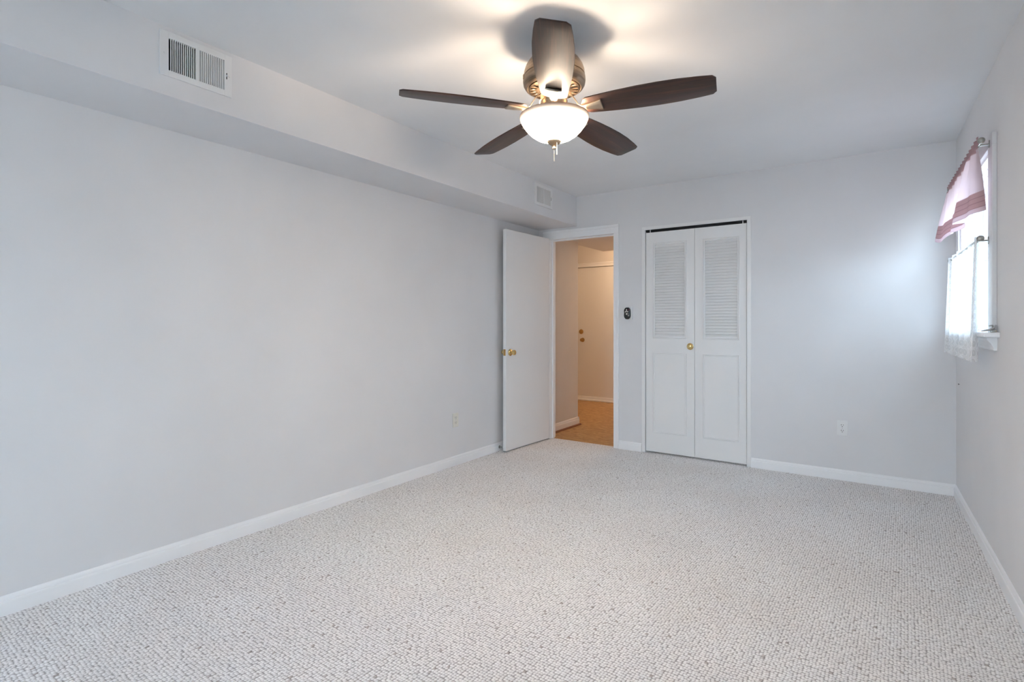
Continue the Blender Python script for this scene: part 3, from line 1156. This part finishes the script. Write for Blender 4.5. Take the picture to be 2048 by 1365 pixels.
b.lathe(L([(0.0, 2.184), (0.062, 2.184), (0.064, 2.178), (0.064, 2.160), (0.058, 2.156), (0.030, 2.156), (0.030, 2.140), (0.0, 2.140)]), 40)
b.build('rotor_hub', M['bronze'], fan, True)
b = MB()
b.lathe(L([(0.0, 2.142), (0.050, 2.142), (0.0575, 2.138), (0.0590, 2.132), (0.0575, 2.128), (0.0575, 2.092), (0.0600, 2.086), (0.0600, 2.078), (0.050, 2.074), (0.0, 2.074)]), 48)
for k in range(3):
    a = R(YAW - 90 + 9 + 120 * k)
    b.ball((0.0585 * math.cos(a), 0.0585 * math.sin(a), 2.131 - ZC), 0.0032, 10)
b.build('light_fitter', M['bronze'], fan, True)
b = MB()
outer = [(0.1440, 2.0760), (0.1480, 2.0740), (0.1500, 2.0680), (0.1485, 2.0580), (0.1430, 2.0460), (0.1330, 2.0300), (0.1190, 2.0120), (0.1010, 1.9940), (0.0790, 1.9790), (0.0540, 1.9690), (0.0280, 1.9640), (0.0, 1.9630)]
inner = [(max(0.0, r_ - 0.0042), z + 0.0042) for r_, z in outer][::-1]
inner = [(r_, min(z, 2.0745)) for r_, z in inner]
b.lathe(L(outer + inner + [outer[0]]), 72)
b.build('glass_bowl', M['bowl'], fan, True)
b = MB()
b.lathe(L([(0.006, 2.076), (0.006, 1.968), (0.030, 1.9665), (0.0315, 1.9620), (0.029, 1.957), (0.019, 1.9490), (0.010, 1.9430), (0.0065, 1.9400), (0.0065, 1.9360), (0.0090, 1.9350), (0.0090, 1.9310), (0.0040, 1.9290), (0, 1.9285)]), 32)
b.build('finial', M['bronze'], fan, True)
# pull chains: one beaded below the finial, one with a pale rod
b = MB()
for k in range(19):
    b.ball((0, 0, 1.9285 - ZC - 0.0015 - k * 0.0027), 0.0012, 6)
b.tube([(0, 0, 1.929 - ZC), (0, 0, 1.876 - ZC)], 0.0005, 6)
b.build('pull_chain', M['chain'], fan)
rtv = Vector((math.cos(R(YAW)), math.sin(R(YAW)), 0))
fwv = Vector((-math.sin(R(YAW)), math.cos(R(YAW)), 0))
pc = rtv * 0.010 - fwv * 0.020
b = MB()
b.tube([(pc.x, pc.y, 1.957 - ZC), (pc.x, pc.y, 1.930 - ZC)], 0.0007, 6)
b.tube([(pc.x, pc.y, 1.930 - ZC), (pc.x, pc.y, 1.899 - ZC)], 0.0019, 8)
b.build('pull_chain', M['chain_pale'], fan)

# blades
WD = [(0.125, 0.046), (0.15, 0.054), (0.20, 0.0605), (0.28, 0.0690), (0.36, 0.0745), (0.44, 0.0765), (0.52, 0.0740), (0.60, 0.0660), (0.660, 0.0565)]


def hw(u):
    for (u0, w0), (u1, w1) in zip(WD, WD[1:]):
        if u <= u1:
            return w0 + (w1 - w0) * (u - u0) / (u1 - u0)
    return WD[-1][1]


def blade_outline():
    side = []
    n_ = 40
    for i in range(n_ + 1):
        u = 0.125 + (0.660 - 0.125) * i / n_
        w_ = hw(u)
        # round the corners at both ends
        for ue, rad, s_ in ((0.125, 0.030, 1), (0.660, 0.014, -1)):
            d = (u - ue) * s_
            if d < rad:
                w_ -= rad - math.sqrt(max(0.0, rad * rad - (rad - d) ** 2))
        side.append((u, w_))
    extra = [(0.125 + 0.030 * (1 - math.cos(R(a))), 0) for a in ()]
    return [(u, w_) for u, w_ in side] + [(u, -w_) for u, w_ in reversed(side)] + extra


def bracket_mesh():
    secs = [(0.050, 0.072, 0.017), (0.070, 0.066, 0.016), (0.092, 0.034, 0.0125), (0.112, 0.000, 0.0125), (0.128, -0.0125, 0.0150), (0.160, -0.0125, 0.0205), (0.190, -0.0125, 0.0285), (0.207, -0.0125, 0.0345), (0.212, -0.0125, 0.0345)]
    t = bmesh.new()
    rings = []
    for u, z, w_ in secs:
        th = 0.0045 if u < 0.12 else 0.0090
        bow = 0.0025
        rings.append([t.verts.new(p) for p in ((u, -w_, z + th), (u, w_, z + th), (u, w_, z + 0.002), (u, w_ * 0.5, z - bow), (u, -w_ * 0.5, z - bow), (u, -w_, z + 0.002))])
    for a, c_ in zip(rings, rings[1:]):
        for i in range(6):
            j = (i + 1) % 6
            t.faces.new((a[i], a[j], c_[j], c_[i]))
    t.faces.new(rings[0][::-1])
    t.faces.new(rings[-1])
    bmesh.ops.recalc_face_normals(t, faces=t.faces[:])
    bmesh.ops.bevel(t, geom=t.edges[:], offset=0.0012, segments=2, profile=0.5, affect='EDGES')
    b = MB()
    b.merge(t)
    return b


PITCH = R(-11)
for i in range(5):
    az = R(-60.31 + 72 * i)
    vv = Vector((math.cos(az), math.sin(az), 0)) * 0.66
    rise = (-0.028 * vv.dot(fwv) - 0.013 * vv.dot(rtv)) / 0.66
    rot = (PITCH, -rise, az)
    if i == 0:
        b = MB()
        b.prism(blade_outline(), -0.003, 0.003, None, 0.0012)
        bl = b.build('blade', M['walnut'], fan, True, (0, 0, 2.098 - ZC), rot)
        bk = bracket_mesh().build('blade_bracket', M['iron'], bl, True)
        proto, protok = bl, bk
    else:
        bl = proto.copy()
        C.objects.link(bl)
        bl.parent = fan
        bl.rotation_euler = rot
        bk = protok.copy()
        C.objects.link(bk)
        bk.parent = bl
